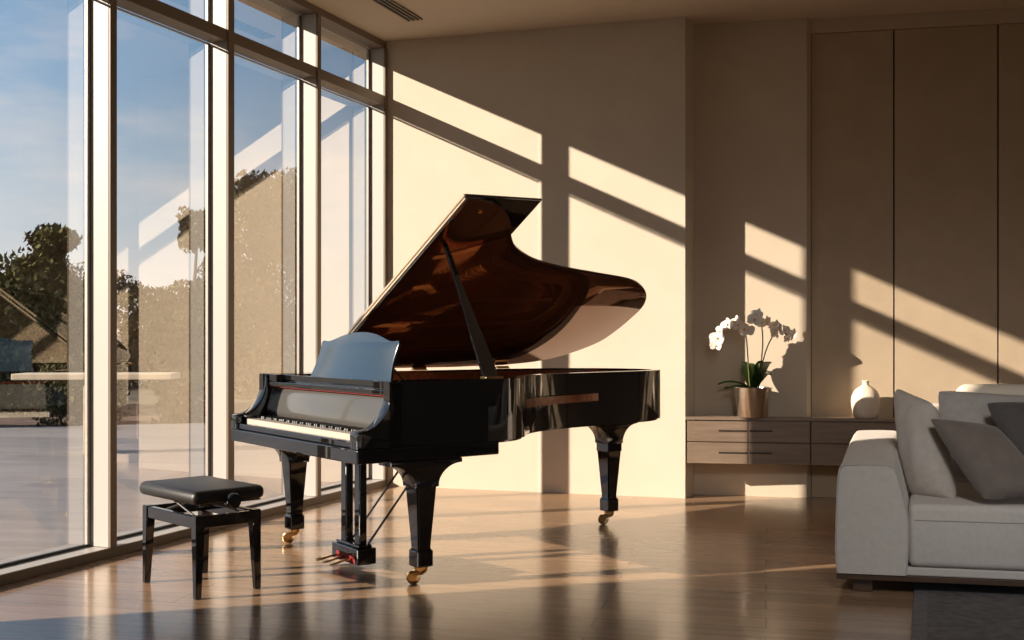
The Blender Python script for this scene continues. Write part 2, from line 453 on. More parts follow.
# low stone bench out on the terrace
gb = tag(empty('garden_table', (-4.52, 12.0, -.06), R(4)), 'long pale stone pedestal table standing out on the terrace', 'table')
bm = NB(); box(bm, -.84, .84, -.22, .22, .80, .868, .01); obj('tabletop', bm, M['stone'], gb)
bm = NB(); box(bm, -.10, .10, -.18, .18, 0, .80, .008); obj('pedestal', bm, M['stone'], gb)

# ------------------------------------------------------------------ grand piano
PR = -.9407
gp = tag(empty('grand_piano', (-1.155, 5.653, 0), PR), 'black lacquered grand piano with its lid propped open', 'piano')
ZT, ZB = .985, .675
rim = [(.755, .17), (.755, .5), (.755, .72), (.742, .86), (.705, .96), (.64, 1.045), (.545, 1.13), (.43, 1.255), (.335, 1.42), (.275, 1.62),
       (.24, 1.83), (.208, 2.12), (.168, 2.37), (.082, 2.55), (-.05, 2.64), (-.22, 2.65), (-.45, 2.56), (-.62, 2.37), (-.715, 2.12), (-.755, 1.85), (-.755, 1.2), (-.755, .17)]
# smooth only the curved stretch
curve = catmull(rim[2:20], seg=6)
outer = rim[:2] + curve + rim[20:]
def offset(poly, d):
    n = len(poly); out = []
    for i in range(n):
        p0 = Vector((*poly[i - 1], 0)); p1 = Vector((*poly[i], 0)); p2 = Vector((*poly[(i + 1) % n], 0))
        a = (p1 - p0); b = (p2 - p1)
        if a.length < 1e-6: a = b
        if b.length < 1e-6: b = a
        a.normalize(); b.normalize()
        na = Vector((-a.y, a.x, 0)); nb = Vector((-b.y, b.x, 0))
        m = (na + nb); m.normalize()
        k = d / max(.35, m.dot(na))
        q = p1 + m * k; out.append((q.x, q.y))
    return out
inner = offset(outer, .055)       # poly runs counter-clockwise: left is inside
def ring(bm, A, B, z0, z1, closed_front=False):
    """solid band between polylines A (outside) and B (inside)"""
    n = len(A)
    va = [[bm.verts.new((*p, z)) for p in A] for z in (z0, z1)]
    vb = [[bm.verts.new((*p, z)) for p in B] for z in (z0, z1)]
    for i in range(n - 1):
        bm.faces.new([va[0][i], va[0][i + 1], va[1][i + 1], va[1][i]])
        bm.faces.new([vb[0][i + 1], vb[0][i], vb[1][i], vb[1][i + 1]])
        bm.faces.new([va[1][i], va[1][i + 1], vb[1][i + 1], vb[1][i]])
        bm.faces.new([va[0][i + 1], va[0][i], vb[0][i], vb[0][i + 1]])
    for i in (0, n - 1):
        bm.faces.new([va[0][i], va[1][i], vb[1][i], vb[0][i]])
inner[0] = (.70, .17); inner[-1] = (-.70, .17)
bm = NB(); ring(bm, outer, inner, ZB, ZT); obj('rim', bm, M['lacquer'], gp, smooth=35)
in2 = offset(outer, .085); in2[0] = (.67, .62); in2[1] = (.67, .63); in2[-1] = (-.67, .62)
in1 = offset(outer, .0555); in1[0] = (.6995, .62); in1[1] = (.6995, .63); in1[-1] = (-.6995, .62)
bm = NB(); ring(bm, in1, in2, .80, ZT - .012); obj('inner_rim', bm, M['rim_in'], gp, smooth=35)
# soundboard, plate
def clip_front(poly, v0):
    return [p for p in poly if p[1] > v0]
sbp = clip_front(offset(outer, .084), .64)
sbp = [(sbp[0][0], .62)] + sbp + [(sbp[-1][0], .62)]
bm = NB(); prism(bm, sbp, .80, .815); obj('soundboard', bm, M['spruce'], gp)
bm = NB(); box(bm, -.70, .70, .26, .62, .80, .86); obj('pin_block', bm, M['gold'], gp)
pl = clip_front(offset(outer, .088), .60)
pli = offset(outer, .19)
pli = [pli[i] for i in range(len(outer)) if outer[i] in outer and offset(outer, .088)[i][1] > .60]
bm = NB()
n = len(pl)
ring(bm, pl, pli, .862, .88)
for (ua, va, ub, vb_) in ((.47, .60, .36, 1.25), (.2, .60, .1, 2.1), (-.1, .60, -.25, 2.35), (-.42, .60, -.5, 2.2)):
    d = Vector((ub - ua, vb_ - va, 0)).normalized(); nn = Vector((-d.y, d.x, 0)) * .018
    prism(bm, [(ua - nn.x, va - nn.y), (ub - nn.x, vb_ - nn.y), (ub + nn.x, vb_ + nn.y), (ua + nn.x, va + nn.y)], .866, .905)
box(bm, -.68, .68, .56, .66, .862, .885)
obj('iron_plate', bm, M['gold'], gp)
# bridge felt and strings
fel = [(.50, 1.02), (.36, 1.22), (.24, 1.5), (.16, 1.8), (.06, 2.05), (-.08, 2.22), (-.26, 2.3)]
felc = catmull(fel, seg=6)
bm = NB()
for p, q in zip(felc, felc[1:]):
    d = Vector((q[0] - p[0], q[1] - p[1], 0)).normalized(); nn = Vector((-d.y, d.x, 0)) * .035
    prism(bm, [(p[0] - nn.x, p[1] - nn.y), (q[0] - nn.x, q[1] - nn.y), (q[0] + nn.x, q[1] + nn.y), (p[0] + nn.x, p[1] + nn.y)], .83, .878)
obj('string_felt', bm, M['string_felt'], gp)
bm = NB()
for p, q in zip(felc, felc[1:]):
    d = Vector((q[0] - p[0], q[1] - p[1], 0)).normalized(); nn = Vector((-d.y, d.x, 0))
    a_, b_ = nn * -.10, nn * -.04
    prism(bm, [(p[0] + a_.x, p[1] + a_.y), (q[0] + a_.x, q[1] + a_.y), (q[0] + b_.x, q[1] + b_.y), (p[0] + b_.x, p[1] + b_.y)], .815, .86)
obj('bridge', bm, M['rim_in'], gp)
def felt_v(u):
    best = min(felc, key=lambda p: abs(p[0] - u)); return best[1]
bm = NB()
for i in range(64):
    u = -.30 + .84 * i / 63
    tube(bm, [(u + .03, .62, .893), (u - .06 + .04 * i / 63, felt_v(u) + .04, .888)], .0016, 4, cap=False)
o = obj('treble_strings', bm, M['steel'], gp); o['kind'] = 'stuff'
bm = NB()
for i in range(30):
    u = -.62 + .42 * i / 29
    tube(bm, [(u, .62, .902), (u + .26, 2.25 - .10 * abs(i - 15) / 15, .897)], .003, 5, cap=False)
o = obj('bass_strings', bm, M['copper'], gp); o['kind'] = 'stuff'
bm = NB()
for r_ in range(3):
    for i in range(60):
        u = -.64 + 1.28 * i / 59
        box(bm, u - .003, u + .003, .42 + r_ * .03, .426 + r_ * .03, .86, .885)
o = obj('tuning_pins', bm, M['steel'], gp); o['kind'] = 'stuff'
# bottom beams
bm = NB(); prism(bm, offset(outer, .02), ZB - .012, ZB + .03); obj('case_bottom', bm, M['lacquer'], gp)
# keybed
bm = NB(); box(bm, -.755, .755, 0, .80, .607, .674, .006); obj('keybed', bm, M['lacquer'], gp)
bm = NB(); box(bm, -.684, .684, .012, .034, .676, .709, .006); obj('key_slip', bm, M['lacquer'], gp)
# arms (cheeks)
prof = catmull([(.0, .676), (.0, .74), (.012, .757), (.06, .764), (.11, .79), (.15, .84), (.172, .90), (.178, .94)], seg=5)
prof = prof + [(.178, ZT - .002), (.24, ZT - .002), (.24, .676)]
for s in (-1, 1):
    bm = NB(); x0, x1 = sorted((s * .686, s * .755)); prism(bm, prof, x0, x1, 'x', bev=.005); obj('arm', bm, M['lacquer'], gp, smooth=35)
for s in (-1, 1):
    bm = NB(); x0, x1 = sorted((s * .618, s * .684)); box(bm, x0, x1, .036, .185, .676, .752, .006); obj('key_block', bm, M['lacquer'], gp)
# keys
wk = 1.232 / 52
bm = NB(); box(bm, .0004, wk - .0004, 0, .150, -.008, .022, .0012, 1)
white = obj('white_key', bm, M['ivory'], gp); white.location = (-.616, .036, .716)
for i in range(1, 52):
    k_ = white.copy(); COL.objects.link(k_); k_.location = (-.616 + i * wk, .036, .716)
bm = NB(); prism(bm, [(-.0, 0), (.004, .013), (.095, .013), (.095, 0)], -.0055, .0055, 'x', bev=.001)
pat = [1, 0, 1, 1, 0, 1, 1]      # after A, B, C, D, E, F, G: black key between this white and the next?
black = None
for i in range(51):
    if pat[i % 7]:
        if black is None: black = obj('black_key', bm, M['ebony'], gp); k_ = black
        else: k_ = black.copy(); COL.objects.link(k_)
        k_.location = (-.616 + (i + 1) * wk, .091, .739)
bm = NB(); box(bm, -.616, .616, .184, .192, .715, .741); obj('key_felt', bm, M['felt_red'], gp)
# fallboard, music shelf
fp = catmull([(.194, .748), (.188, .775), (.196, .82), (.212, .88), (.226, .908)], seg=5) + [(.25, .905), (.25, .748)]
bm = NB(); prism(bm, fp, -.684, .684, 'x', bev=.002); obj('fallboard', bm, M['fallboard'], gp, smooth=35)
bm = NB(); box(bm, -.684, .684, .205, .25, .9105, .9155); obj('shelf_felt', bm, M['felt_red'], gp)
bm = NB(); box(bm, -.684, .684, .19, .26, .918, .942, .004); box(bm, -.684, .684, .25, .58, .918, .95, .004); obj('music_shelf', bm, M['lacquer'], gp)
for s in (-1, 1):
    bm = NB(); x0, x1 = sorted((s * .56, s * .684)); box(bm, x0, x1, .19, .56, .944, .984, .004); obj('shelf_side', bm, M['lacquer'], gp)
bm = NB(); box(bm, -.56, .56, .235, .25, .952, .982, .003); obj('shelf_rail', bm, M['lacquer'], gp)
# music desk
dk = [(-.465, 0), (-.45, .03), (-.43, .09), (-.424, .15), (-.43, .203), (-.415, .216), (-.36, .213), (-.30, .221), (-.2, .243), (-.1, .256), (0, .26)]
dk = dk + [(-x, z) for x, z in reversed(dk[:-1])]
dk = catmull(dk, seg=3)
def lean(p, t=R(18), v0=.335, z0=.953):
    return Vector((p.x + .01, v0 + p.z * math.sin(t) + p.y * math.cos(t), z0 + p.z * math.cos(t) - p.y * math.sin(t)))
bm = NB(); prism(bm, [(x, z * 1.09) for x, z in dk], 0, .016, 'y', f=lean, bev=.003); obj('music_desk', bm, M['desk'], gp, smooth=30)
for u_ in (-.25, .25):
    bm = NB(); tube(bm, [(u_, .56, .955), (u_, .41, 1.10)], .006, 8); obj('desk_strut', bm, M['brass'], gp)

# lid: local e (from the hinge outward), v, n (above the lid)
AL = R(37.3)
def lidf(p):
    return Vector((-.755 + p.x * math.cos(AL) - p.z * math.sin(AL), p.y, 1.0 + p.x * math.sin(AL) + p.z * math.cos(AL)))
lid_curve = catmull([(1.515, .90), (1.50, .99), (1.465, 1.07), (1.395, 1.155), (1.325, 1.205), (1.24, 1.262), (1.16, 1.345), (1.075, 1.51), (1.03, 1.68), (1.0, 1.84), (.965, 2.1), (.925, 2.38),
                     (.865, 2.535), (.775, 2.64), (.66, 2.69), (.53, 2.675), (.40, 2.64), (.265, 2.57), (.14, 2.40), (.055, 2.19), (.012, 1.9)], seg=5)
lidp = [(0, .585), (.385, .64), (1.515, .815)] + lid_curve + [(0.0, 1.5)]
bm = NB(); prism(bm, lidp, .0, .022, f=lidf, bev=.004)
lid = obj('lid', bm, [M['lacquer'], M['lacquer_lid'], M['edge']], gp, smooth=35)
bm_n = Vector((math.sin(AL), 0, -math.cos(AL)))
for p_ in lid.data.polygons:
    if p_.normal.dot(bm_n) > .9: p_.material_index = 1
flap = [(0, .59), (.385, .645), (1.513, .82), (1.53, 1.31), (.03, 1.085)]
bm = NB(); prism(bm, flap, .026, .044, f=lidf, bev=.004); obj('front_flap', bm, M['lacquer'], gp)
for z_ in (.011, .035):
    bm = NB(); tube(bm, [(.0, .578 + (z_ > .02) * .004, z_), (.385, .634 + (z_ > .02) * .004, z_), (1.51, .810 + (z_ > .02) * .004, z_)], .0085, 8, f=lidf); obj('lid_glint_strip', bm, M['edge'], gp)  # added strips, a bright gleam painted along the lid's front edge
bm = NB(); tube(bm, [(1.44, .93, -.001), (1.44, .93, -.012)], .014, 12, f=lidf); obj('lid_stop', bm, M['brass'], gp)
for v_ in (.95, 1.25, 1.9):
    bm = NB()
    box(bm, -.775, -.735, v_ - .05, v_ + .05, .986, .992, .001); tube(bm, [(-.757, v_ - .05, .996), (-.757, v_ + .05, .996)], .008, 10)
    obj('hinge', bm, M['brass'], gp)
# lid prop: wedge-shaped stick
b0 = Vector((.722, .775, ZT)); b1 = lidf(Vector((1.17, .845, -.004)))
bm = NB()
ax = (b1 - b0); Lp = ax.length; az = ax.normalized()
side = Vector((.25, 1, 0)); side = (side - az * side.dot(az)).normalized(); th_ = az.cross(side).normalized()
secs = [(0, .036), (.03, .040), (.12, .040), (.30, .034), (.45, .025), (.62, .019), (.85, .014), (1.0, .011)]
rings = []
for t_, w_ in secs:
    c_ = b0 + ax * t_
    rings.append([bm.verts.new(c_ + side * sx * w_ + th_ * sy * .011) for sx, sy in ((-1, -1), (1, -1), (1, 1), (-1, 1))])
for a_, b_ in zip(rings, rings[1:]):
    for k in range(4): bm.faces.new([a_[k], a_[(k + 1) % 4], b_[(k + 1) % 4], b_[k]])
bm.faces.new(rings[0]); bm.faces.new(list(reversed(rings[-1])))
bmesh.ops.bevel(bm, geom=list(bm.edges), offset=.003, segments=1, affect='EDGES')
prop = obj('lid_prop', bm, M['lacquer'], gp)
bm = NB(); box(bm, .70, .752, .72, .83, ZT, ZT + .012, .003); obj('hinge', bm, M['brass'], prop)

# legs with casters
def piano_leg(u, v, rot, caster_rot, wide=.20):
    # tapered square post, foot block, cove bracket
    bm = NB()
    rings = []
    for z, r in ((.168, .038), (.175, .036), (.20, .037), (.47, .056), (.48, .057)):
        rings.append([bm.verts.new((sx * r, sy * r, z)) for sx, sy in ((-1, -1), (1, -1), (1, 1), (-1, 1))])
    for a, b in zip(rings, rings[1:]):
        for k in range(4): bm.faces.new([a[k], a[(k + 1) % 4], b[(k + 1) % 4], b[k]])
    bm.faces.new(list(reversed(rings[0]))); bm.faces.new(rings[-1])
    bmesh.ops.bevel(bm, geom=[e for e in bm.edges if abs(e.verts[0].co.z - e.verts[1].co.z) > .02], offset=.007, segments=2, affect='EDGES')
    leg = obj('leg', bm, M['lacquer'], gp, loc=(u, v, 0), rotz=rot)
    bm = NB(); box(bm, -.044, .044, -.044, .044, .088, .168, .007); obj('leg_foot', bm, M['lacquer'], leg)
    ztop = .606 if v < 1 else ZB - .012
    zc = .475 if v < 1 else .52
    pr = [(-.064, zc)]
    for k in range(9):
        t = k / 8 * PI / 2
        pr.append((-.064 - (wide - .064) * (1 - math.cos(t)), zc + (ztop - .022 - zc) * math.sin(t)))
    pr.append((-wide, ztop - .001))
    pr = pr + [(-x, z) for x, z in reversed(pr)]
    bm = NB(); prism(bm, pr, -.061, .061, 'x', bev=.003); obj('leg_bracket', bm, M['lacquer'], leg, smooth=40)
    if v > 1:
        bm = NB(); box(bm, -.058, .058, -.058, .058, .47, .53, .004); obj('leg_neck', bm, M['lacquer'], leg)
    # caster
    bm = NB()
    tube(bm, [(0, 0, .09), (0, 0, .066)], [.034, .030], 14)
    cr = Matrix.Rotation(caster_rot - rot, 4, 'Z')
    def cf(p): return cr @ Vector(p)
    for s in (-1, 1):
        t = bmesh.new()
        prism(t, [(.03, .070), (-.024, .070), (-.054, .048), (-.056, .020), (-.024, .020), (-.014, .046), (.014, .052)], s * .023 - .006, s * .023 + .006, 'x')
        merge(bm, t, lambda p: cf((p.y * -1, p.x, p.z)))
    box(bm, -.028, .028, -.029, .029, .058, .070, .002, f=lambda p: cf(p))
    w = [(.034, 0)]
    t = bmesh.new()
    tube(t, [(.036, -.017, .0335), (.036, -.013, .0335), (.036, .013, .0335), (.036, .017, .0335)], [.026, .0335, .0335, .026], 20)
    merge(bm, t, lambda p: cf(p))
    obj('caster', bm, M['brass'], leg, smooth=35)
    return leg
piano_leg(.692, .380, 0, R(228), .20)
piano_leg(-.635, .335, 0, R(225), .20)
piano_leg(-.06, 2.24, 0, R(225), .19)

# pedal lyre
ly = empty('pedal_lyre', (.09, .335, 0)); ly.parent = gp
for ux in (-.075, .075):
    bm = NB(); box(bm, ux - .030, ux + .030, -.022, .022, .118, .606, .006); obj('post', bm, M['lacquer'], ly)
bm = NB(); box(bm, -.145, .145, -.055, .055, .022, .106, .006); box(bm, -.125, .125, -.04, .04, .106, .121, .005); obj('pedal_box', bm, M['lacquer'], ly)
bm = NB(); box(bm, -.085, .125, -.0585, -.0555, .028, .070); obj('pedal_felt', bm, M['felt_red'], ly)
for ux in (-.07, .005, .08):
    bm = NB()
    pts = [(ux, -.056, .050), (ux, -.10, .048), (ux, -.15, .040), (ux, -.18, .034)]
    secw = [(.007, .005), (.009, .005), (.013, .006), (.010, .004)]
    rr = []
    for (x, y, z), (w_, h_) in zip(pts, secw):
        rr.append([bm.verts.new((x + a * w_, y, z + b * h_)) for a, b in ((-1, -1), (1, -1), (1, 1), (-1, 1))])
    for a, b in zip(rr, rr[1:]):
        for k in range(4): bm.faces.new([a[k], a[(k + 1) % 4], b[(k + 1) % 4], b[k]])
    bm.faces.new(rr[0]); bm.faces.new(list(reversed(rr[-1])))
    obj('pedal', bm, M['brass'], ly)
for ux in (-.08, .10):
    bm = NB(); tube(bm, [(ux, .03, .118), (ux + .02, .42, .602)], .0062, 8); obj('brace', bm, M['metal_dark'], ly)
bm = NB(); tube(bm, [(.035, .045, .14), (.035, .045, .60)], .004, 8); obj('pedal_rod', bm, M['metal_dark'], ly)
bm = NB(); box(bm, -.02, .02, .02, .30, .535, .56, .003); obj('trap_lever', bm, M['lacquer'], ly)

# ------------------------------------------------------------------ piano bench
pb = tag(empty('piano_bench', (-1.497, 5.295, 0), R(-45.3)), 'black adjustable piano bench with padded leather seat beside the keyboard', 'bench')
bm = NB()
box(bm, -.277, .277, -.187, .187, .428, .492, .028, 4)
for v in bm.verts:
    if v.co.z > .48: v.co.z += .010 * max(0, 1 - (v.co.x / .275) ** 2) * max(0, 1 - (v.co.y / .185) ** 2)
seat = obj('seat', bm, M['leather'], pb, smooth=40)
for sx in (-1, 1):
    bm = NB(); tube(bm, [(sx * .272, -.158, .4285), (sx * .272, .158, .4285)], .004, 6); obj('piping', bm, M['leather'], seat)
bm = NB()
for sy in (-1, 1): box(bm, -.238, .238, sy * .151 - .014, sy * .151 + .014, .318, .374, .004)
for sx in (-1, 1): box(bm, sx * .244 - .014, sx * .244 + .014, -.135, .135, .318, .374, .004)
obj('apron', bm, M['lacquer'], pb)
for sx in (-1, 1):
    for sy in (-1, 1):
        bm = NB(); rr = []
        for z, w_ in ((0, .0145), (.31, .0225), (.378, .0225)):
            cx = sx * (.258 - w_ + .004); cy = sy * (.164 - w_ + .006)
            rr.append([bm.verts.new((cx + a * w_, cy + b * w_, z)) for a, b in ((-1, -1), (1, -1), (1, 1), (-1, 1))])
        for a, b in zip(rr, rr[1:]):
            for k in range(4): bm.faces.new([a[k], a[(k + 1) % 4], b[(k + 1) % 4], b[k]])
        bm.faces.new(rr[0]); bm.faces.new(list(reversed(rr[-1])))
        bmesh.ops.bevel(bm, geom=list(bm.edges), offset=.003, segments=2, affect='EDGES')
        obj('leg', bm, M['lacquer'], pb)
for sy in (-1, 1):
    bm = NB()
    tube(bm, [(-.20, sy * .105, .345), (.10, sy * .105, .43)], .006, 8); tube(bm, [(.20, sy * .112, .345), (-.10, sy * .112, .43)], .006, 8)
    obj('lift_arm', bm, M['metal_dark'], pb)
bm = NB(); tube(bm, [(.29, 0, .405), (-.22, 0, .405)], .008, 8); obj('lift_screw', bm, M['metal_dark'], pb)
bm = NB(); lathe(bm, [(0, 0), (.030, 0), (.0365, .006), (.0365, .022), (.031, .030), (0, .031)], 28)
for v in bm.verts: v.co = Vector((.286 + v.co.z, v.co.y, .442 + v.co.x - .004))
obj('knob', bm, M['lacquer'], pb, smooth=40)

# ------------------------------------------------------------------ floating console
KR = math.atan2(-.17, 1); K0 = Vector((1.295, 8.145, 0))
def kx(x, y=0): return K0 + Vector((math.cos(KR), math.sin(KR), 0)) * x + Vector((-math.sin(KR), math.cos(KR), 0)) * y
CB, CT, CD = .262, .585, .25
def cabinet(x0, x1, cols, depth, label, handles):
    p = kx(x0)
    c = tag(empty('floating_cabinet', (p.x, p.y, 0), KR), label, 'cabinet')
    w = x1 - x0
    bm = NB(); box(bm, .06 if x0 == 0 else 0, w - .002, .022, depth, CB, CT, .002); obj('carcass', bm, M['walnut'], c)
    hz = (CT - CB) / 2
    for r_ in range(2):
        for j in range(cols):
            a, b = w * j / cols + .003, w * (j + 1) / cols - .004
            z0 = CB + r_ * hz + .003
            bm = NB(); box(bm, a, b, .0, .020, z0, z0 + hz - .007, .0015); d = obj('drawer_front', bm, M['walnut'], c)
            if handles:
                hx = (b - .21, b - .005) if j % 2 == 0 else (a + .005, a + .17)
                bm = NB(); box(bm, hx[0], hx[1], -.005, -.0005, z0 + hz * .47, z0 + hz * .47 + .011, .001); obj('handle', bm, M['walnut_dark'], d)
    return c
cabinet(.0, .888, 2, .12, 'wood cabinet of four drawers hung under the orchid', True)
cabinet(.890, 2.30, 2, .20, 'wood cabinet hung under the cream vase, partly behind the sofa', True)
bm = NB(); box(bm, -.012, 2.30, -.012, .20, CT + .001, CT + .022, .002)
for v in bm.verts:
    if v.co.y > .1 and v.co.x < .5: v.co.y = .115; v.co.x = .06
p = kx(0); tag(obj('console_top', bm, M['walnut'], None, loc=(p.x, p.y, 0), rotz=KR), 'long thin wooden console top carrying the orchid and the vase', 'shelf')
CTZ = CT + .022

# vase
bm = NB()
vprof = [(0, 0), (.078, 0), (.086, .004), (.098, .04), (.108, .085), (.111, .125), (.105, .165), (.088, .200), (.062, .224), (.034, .240), (.025, .248), (.024, .268), (.028, .276), (.024, .279), (.018, .272), (.018, .245), (0, .24)]
lathe(bm, [(r * .93, z * .98) for r, z in vprof], 48)
p = kx(1.285, .085)
tag(obj('vase', bm, M['ceramic'], None, smooth=60, loc=(p.x, p.y, CTZ)), 'cream ceramic bottle vase with a narrow neck on the console', 'vase')

# orchid
p = kx(.48, .045)
oc = tag(empty('potted_orchid', (p.x, p.y, CTZ), 0), 'white orchid in a silver pot on the wooden console', 'plant')
oc.scale = (1.16, 1.16, 1.16)
bm = NB(); lathe(bm, [(0, 0), (.088, 0), (.094, .005), (.118, .185), (.121, .19), (.114, .19), (.110, .165), (0, .165)], 44); obj('pot', bm, M['silver'], oc, smooth=50)
bm = NB(); lathe(bm, [(0, .181), (.06, .180), (.109, .170)], 30); obj('soil', bm, M['soil'], oc, smooth=60)
def leafmesh(L, w, lift, droop):
    bm = NB(); N_ = 9; rows = []
    for i in range(N_ + 1):
        t = i / N_; x = L * t; z = lift * math.sin(t * PI * .62) - droop * t * t
        ww = w * math.sin(PI * min(1, .10 + t * .90)) ** .6 * (1 if t < 1 else .1)
        rows.append([bm.verts.new((x, -ww, z + .012)), bm.verts.new((x, 0, z)), bm.verts.new((x, ww, z + .012))])
    for a, b in zip(rows, rows[1:]):
        for k in range(2): bm.faces.new([a[k], a[k + 1], b[k + 1], b[k]])
    bmesh.ops.solidify(bm, geom=list(bm.faces), thickness=.003)
    return bm
for (ang, L_, w_, li, dr, tilt) in ((175, .20, .030, .05, .03, 0), (190, .17, .028, .015, .02, 0), (20, .16, .075, .12, .0, .3), (-50, .14, .060, .08, .02, .2), (100, .13, .055, .11, 0, .4),
                                    (-20, .12, .045, .13, 0, .5), (150, .11, .03, .13, 0, .4)):
    l_ = obj('leaf', leafmesh(L_, w_, li, dr), M['leaf'], oc, smooth=60)
    l_.location = (.02 * math.cos(R(ang)), .02 * math.sin(R(ang)), .185); l_.rotation_euler = (0, -tilt, R(ang))
def flower(r=.048):
    bm = NB()
    def petal(ang, L, w, z):
        rows = []
        for i in range(6):
            t = i / 5; ww = w * math.sin(PI * (.12 + .80 * t)) ** .8; zz = z + .012 * t * t
            rows.append([bm.verts.new((L * t * math.cos(ang) - s * ww * math.sin(ang), L * t * math.sin(ang) + s * ww * math.cos(ang), zz - .004 * abs(s))) for s in (-1, 0, 1)])
        for a, b in zip(rows, rows[1:]):
            for k in range(2): bm.faces.new([a[k], a[k + 1], b[k + 1], b[k]])
    for a in (90, 215, 325): petal(R(a), r * 1.0, r * .38, 0)
    for a in (10, 170): petal(R(a), r * 1.05, r * .62, .004)
    return bm
def lipm():
    bm = NB(); lathe(bm, [(0, -.002), (.008, .004), (.006, .014), (0, .018)], 10); return bm
stems = [[(-.02, -.01, .17), (-.035, -.02, .35), (-.05, -.02, .52), (-.10, -.025, .60), (-.19, -.03, .60), (-.25, -.03, .52)],
         [(.02, .0, .17), (.05, -.01, .35), (.06, -.01, .50), (.04, -.02, .62), (-.01, -.03, .66)],
         [(.035, .0, .17), (.06, 0, .34), (.10, -.01, .47), (.16, -.01, .56), (.21, -.02, .52)]]
sc_ = 1.0
first = None
fl = [(-.235, -.05, .50), (-.215, -.06, .545), (-.245, -.05, .455), (-.17, -.055, .585), (-.125, -.06, .60), (-.105, -.06, .585), (-.06, -.06, .555), (-.045, -.05, .545),
      (.015, -.05, .645), (.0, -.06, .615), (.05, -.04, .60), (.075, -.05, .60), (.125, -.05, .58), (.15, -.05, .565), (.19, -.045, .55), (.135, -.05, .535), (.215, -.04, .50), (.235, -.04, .52)]
for st in stems:
    bm = NB(); tube(bm, catmull(st, seg=5), .0042, 7); obj('stem', bm, M['stem'], oc, smooth=60)
rf = random.Random(5)
for i, (x, y, z) in enumerate(fl):
    if first is None:
        first = obj('flower', flower(), M['petal'], oc, smooth=60); f_ = first
        obj('lip', lipm(), M['lip'], first, smooth=60)
    else:
        f_ = first.copy(); COL.objects.link(f_); f_.parent = oc
        g = first.children[0].copy(); COL.objects.link(g); g.parent = f_
    f_.location = (x, y, z)
    f_.rotation_euler = (R(80 + rf.uniform(-25, 20)), rf.uniform(-.3, .3), rf.uniform(-1.25, -.35))
    k = rf.uniform(.75, 1.05); f_.scale = (k, k, k)

# ------------------------------------------------------------------ sofa
S0 = Vector((1.515, 5.14, 0)); EX = Vector((.979, -.205, 0)); EY = Vector((.355, .935, 0))
sofa = tag(empty('sofa', tuple(S0)), 'grey linen sofa with a low thick arm on a dark wood plinth', 'sofa')
def sf(p): return EX * p.x + EY * p.y + Vector((0, 0, p.z))
def arm_bm(x0, flip, L):
    sec = catmull([(0.004, .092), (-.004, .2), (.0, .40), (.008, .55), (.022, .594), (.06, .603), (.19, .605), (.250, .598), (.268, .57), (.300, .46), (.322, .35), (.322, .22), (.312, .092)], seg=4)
    bm = NB(); rows = []
    ys = [(-.0, .955, .0), (.010, .985, 0), (.03, 1, 0), (.2, 1, .008), (.4, 1, .03), (.7, 1, .055), (1.0, 1, .07), (L - .05, 1, .07), (L - .015, .985, .066), (L, .95, .06)]
    for y, k, dz in ys:
        row = []
        for x, z in sec:
            xx = .15 + (x - .15) * k; zz = .09 + (z - .09) * (1 - (1 - k) * .5)
            if z > .3: zz += dz * (z - .3) / .3
            if flip: xx = .32 - xx
            row.append(bm.verts.new(sf(Vector((x0 + xx, y, zz)))))
        rows.append(row)
    for a, b in zip(rows, rows[1:]):
        for k in range(len(sec) - 1): bm.faces.new([a[k], a[k + 1], b[k + 1], b[k]])
        bm.faces.new([a[-1], a[0], b[0], b[-1]])
    bm.faces.new(rows[0]); bm.faces.new(list(reversed(rows[-1])))
    return bm, sec
SW = 2.3
ab, sec = arm_bm(0, False, 1.15); arm = obj('arm', ab, M['sofa'], sofa, smooth=40)
bm = NB(); tube(bm, [(.15 + (x - .15) * .985, .004, .09 + (z - .09) * .9925) for x, z in sec], .0045, 6, f=lambda p: sf(Vector(p))); obj('piping', bm, M['sofa_seam'], arm, smooth=60)
ab, sec = arm_bm(SW - .32, True, 1.15); obj('arm', ab, M['sofa'], sofa, smooth=40)
bm = NB(); box(bm, .0, SW, .012, 1.13, .062, .090, .003, f=sf); obj('plinth', bm, M['plinth'], sofa)
bm = NB(); box(bm, .31, SW - .31, .015, 1.1, .091, .130, .006, f=sf); obj('base_rail', bm, M['sofa'], sofa)
for (x, y) in ((.07, .05), (SW - .15, .05), (.07, 1.0), (SW - .15, 1.0)):
    bm = NB(); box(bm, x, x + .09, y, y + .09, 0, .063, .003, f=sf); obj('foot', bm, M['plinth'], sofa)
for j in range(2):
    xm = (.317, 1.15, SW - .317)
    bm = NB(); box(bm, xm[j] + .003, xm[j + 1] - .003, .0, .90, .132, .425, .032, 4, f=sf)
    sc_o = obj('seat_cushion', bm, M['sofa'], sofa, smooth=45)
    bm = NB(); tube(bm, [(xm[j] + .03, -.001, .352), (xm[j + 1] - .03, -.001, .352)], .003, 6, f=lambda p: sf(Vector(p))); obj('piping', bm, M['sofa_seam'], sc_o)
bm = NB(); box(bm, .317, SW - .317, .87, 1.14, .12, .83, .05, 4, f=sf); obj('backrest', bm, M['sofa'], sofa, smooth=45)
bm = NB(); box(bm, .54, 1.62, .97, 1.12, .70, .94, .07, 5, f=sf); obj('headrest', bm, M['headrest'], sofa, smooth=50)
sofa.children[-1]['label'] = 'cream headrest cushion rising above the grey back'

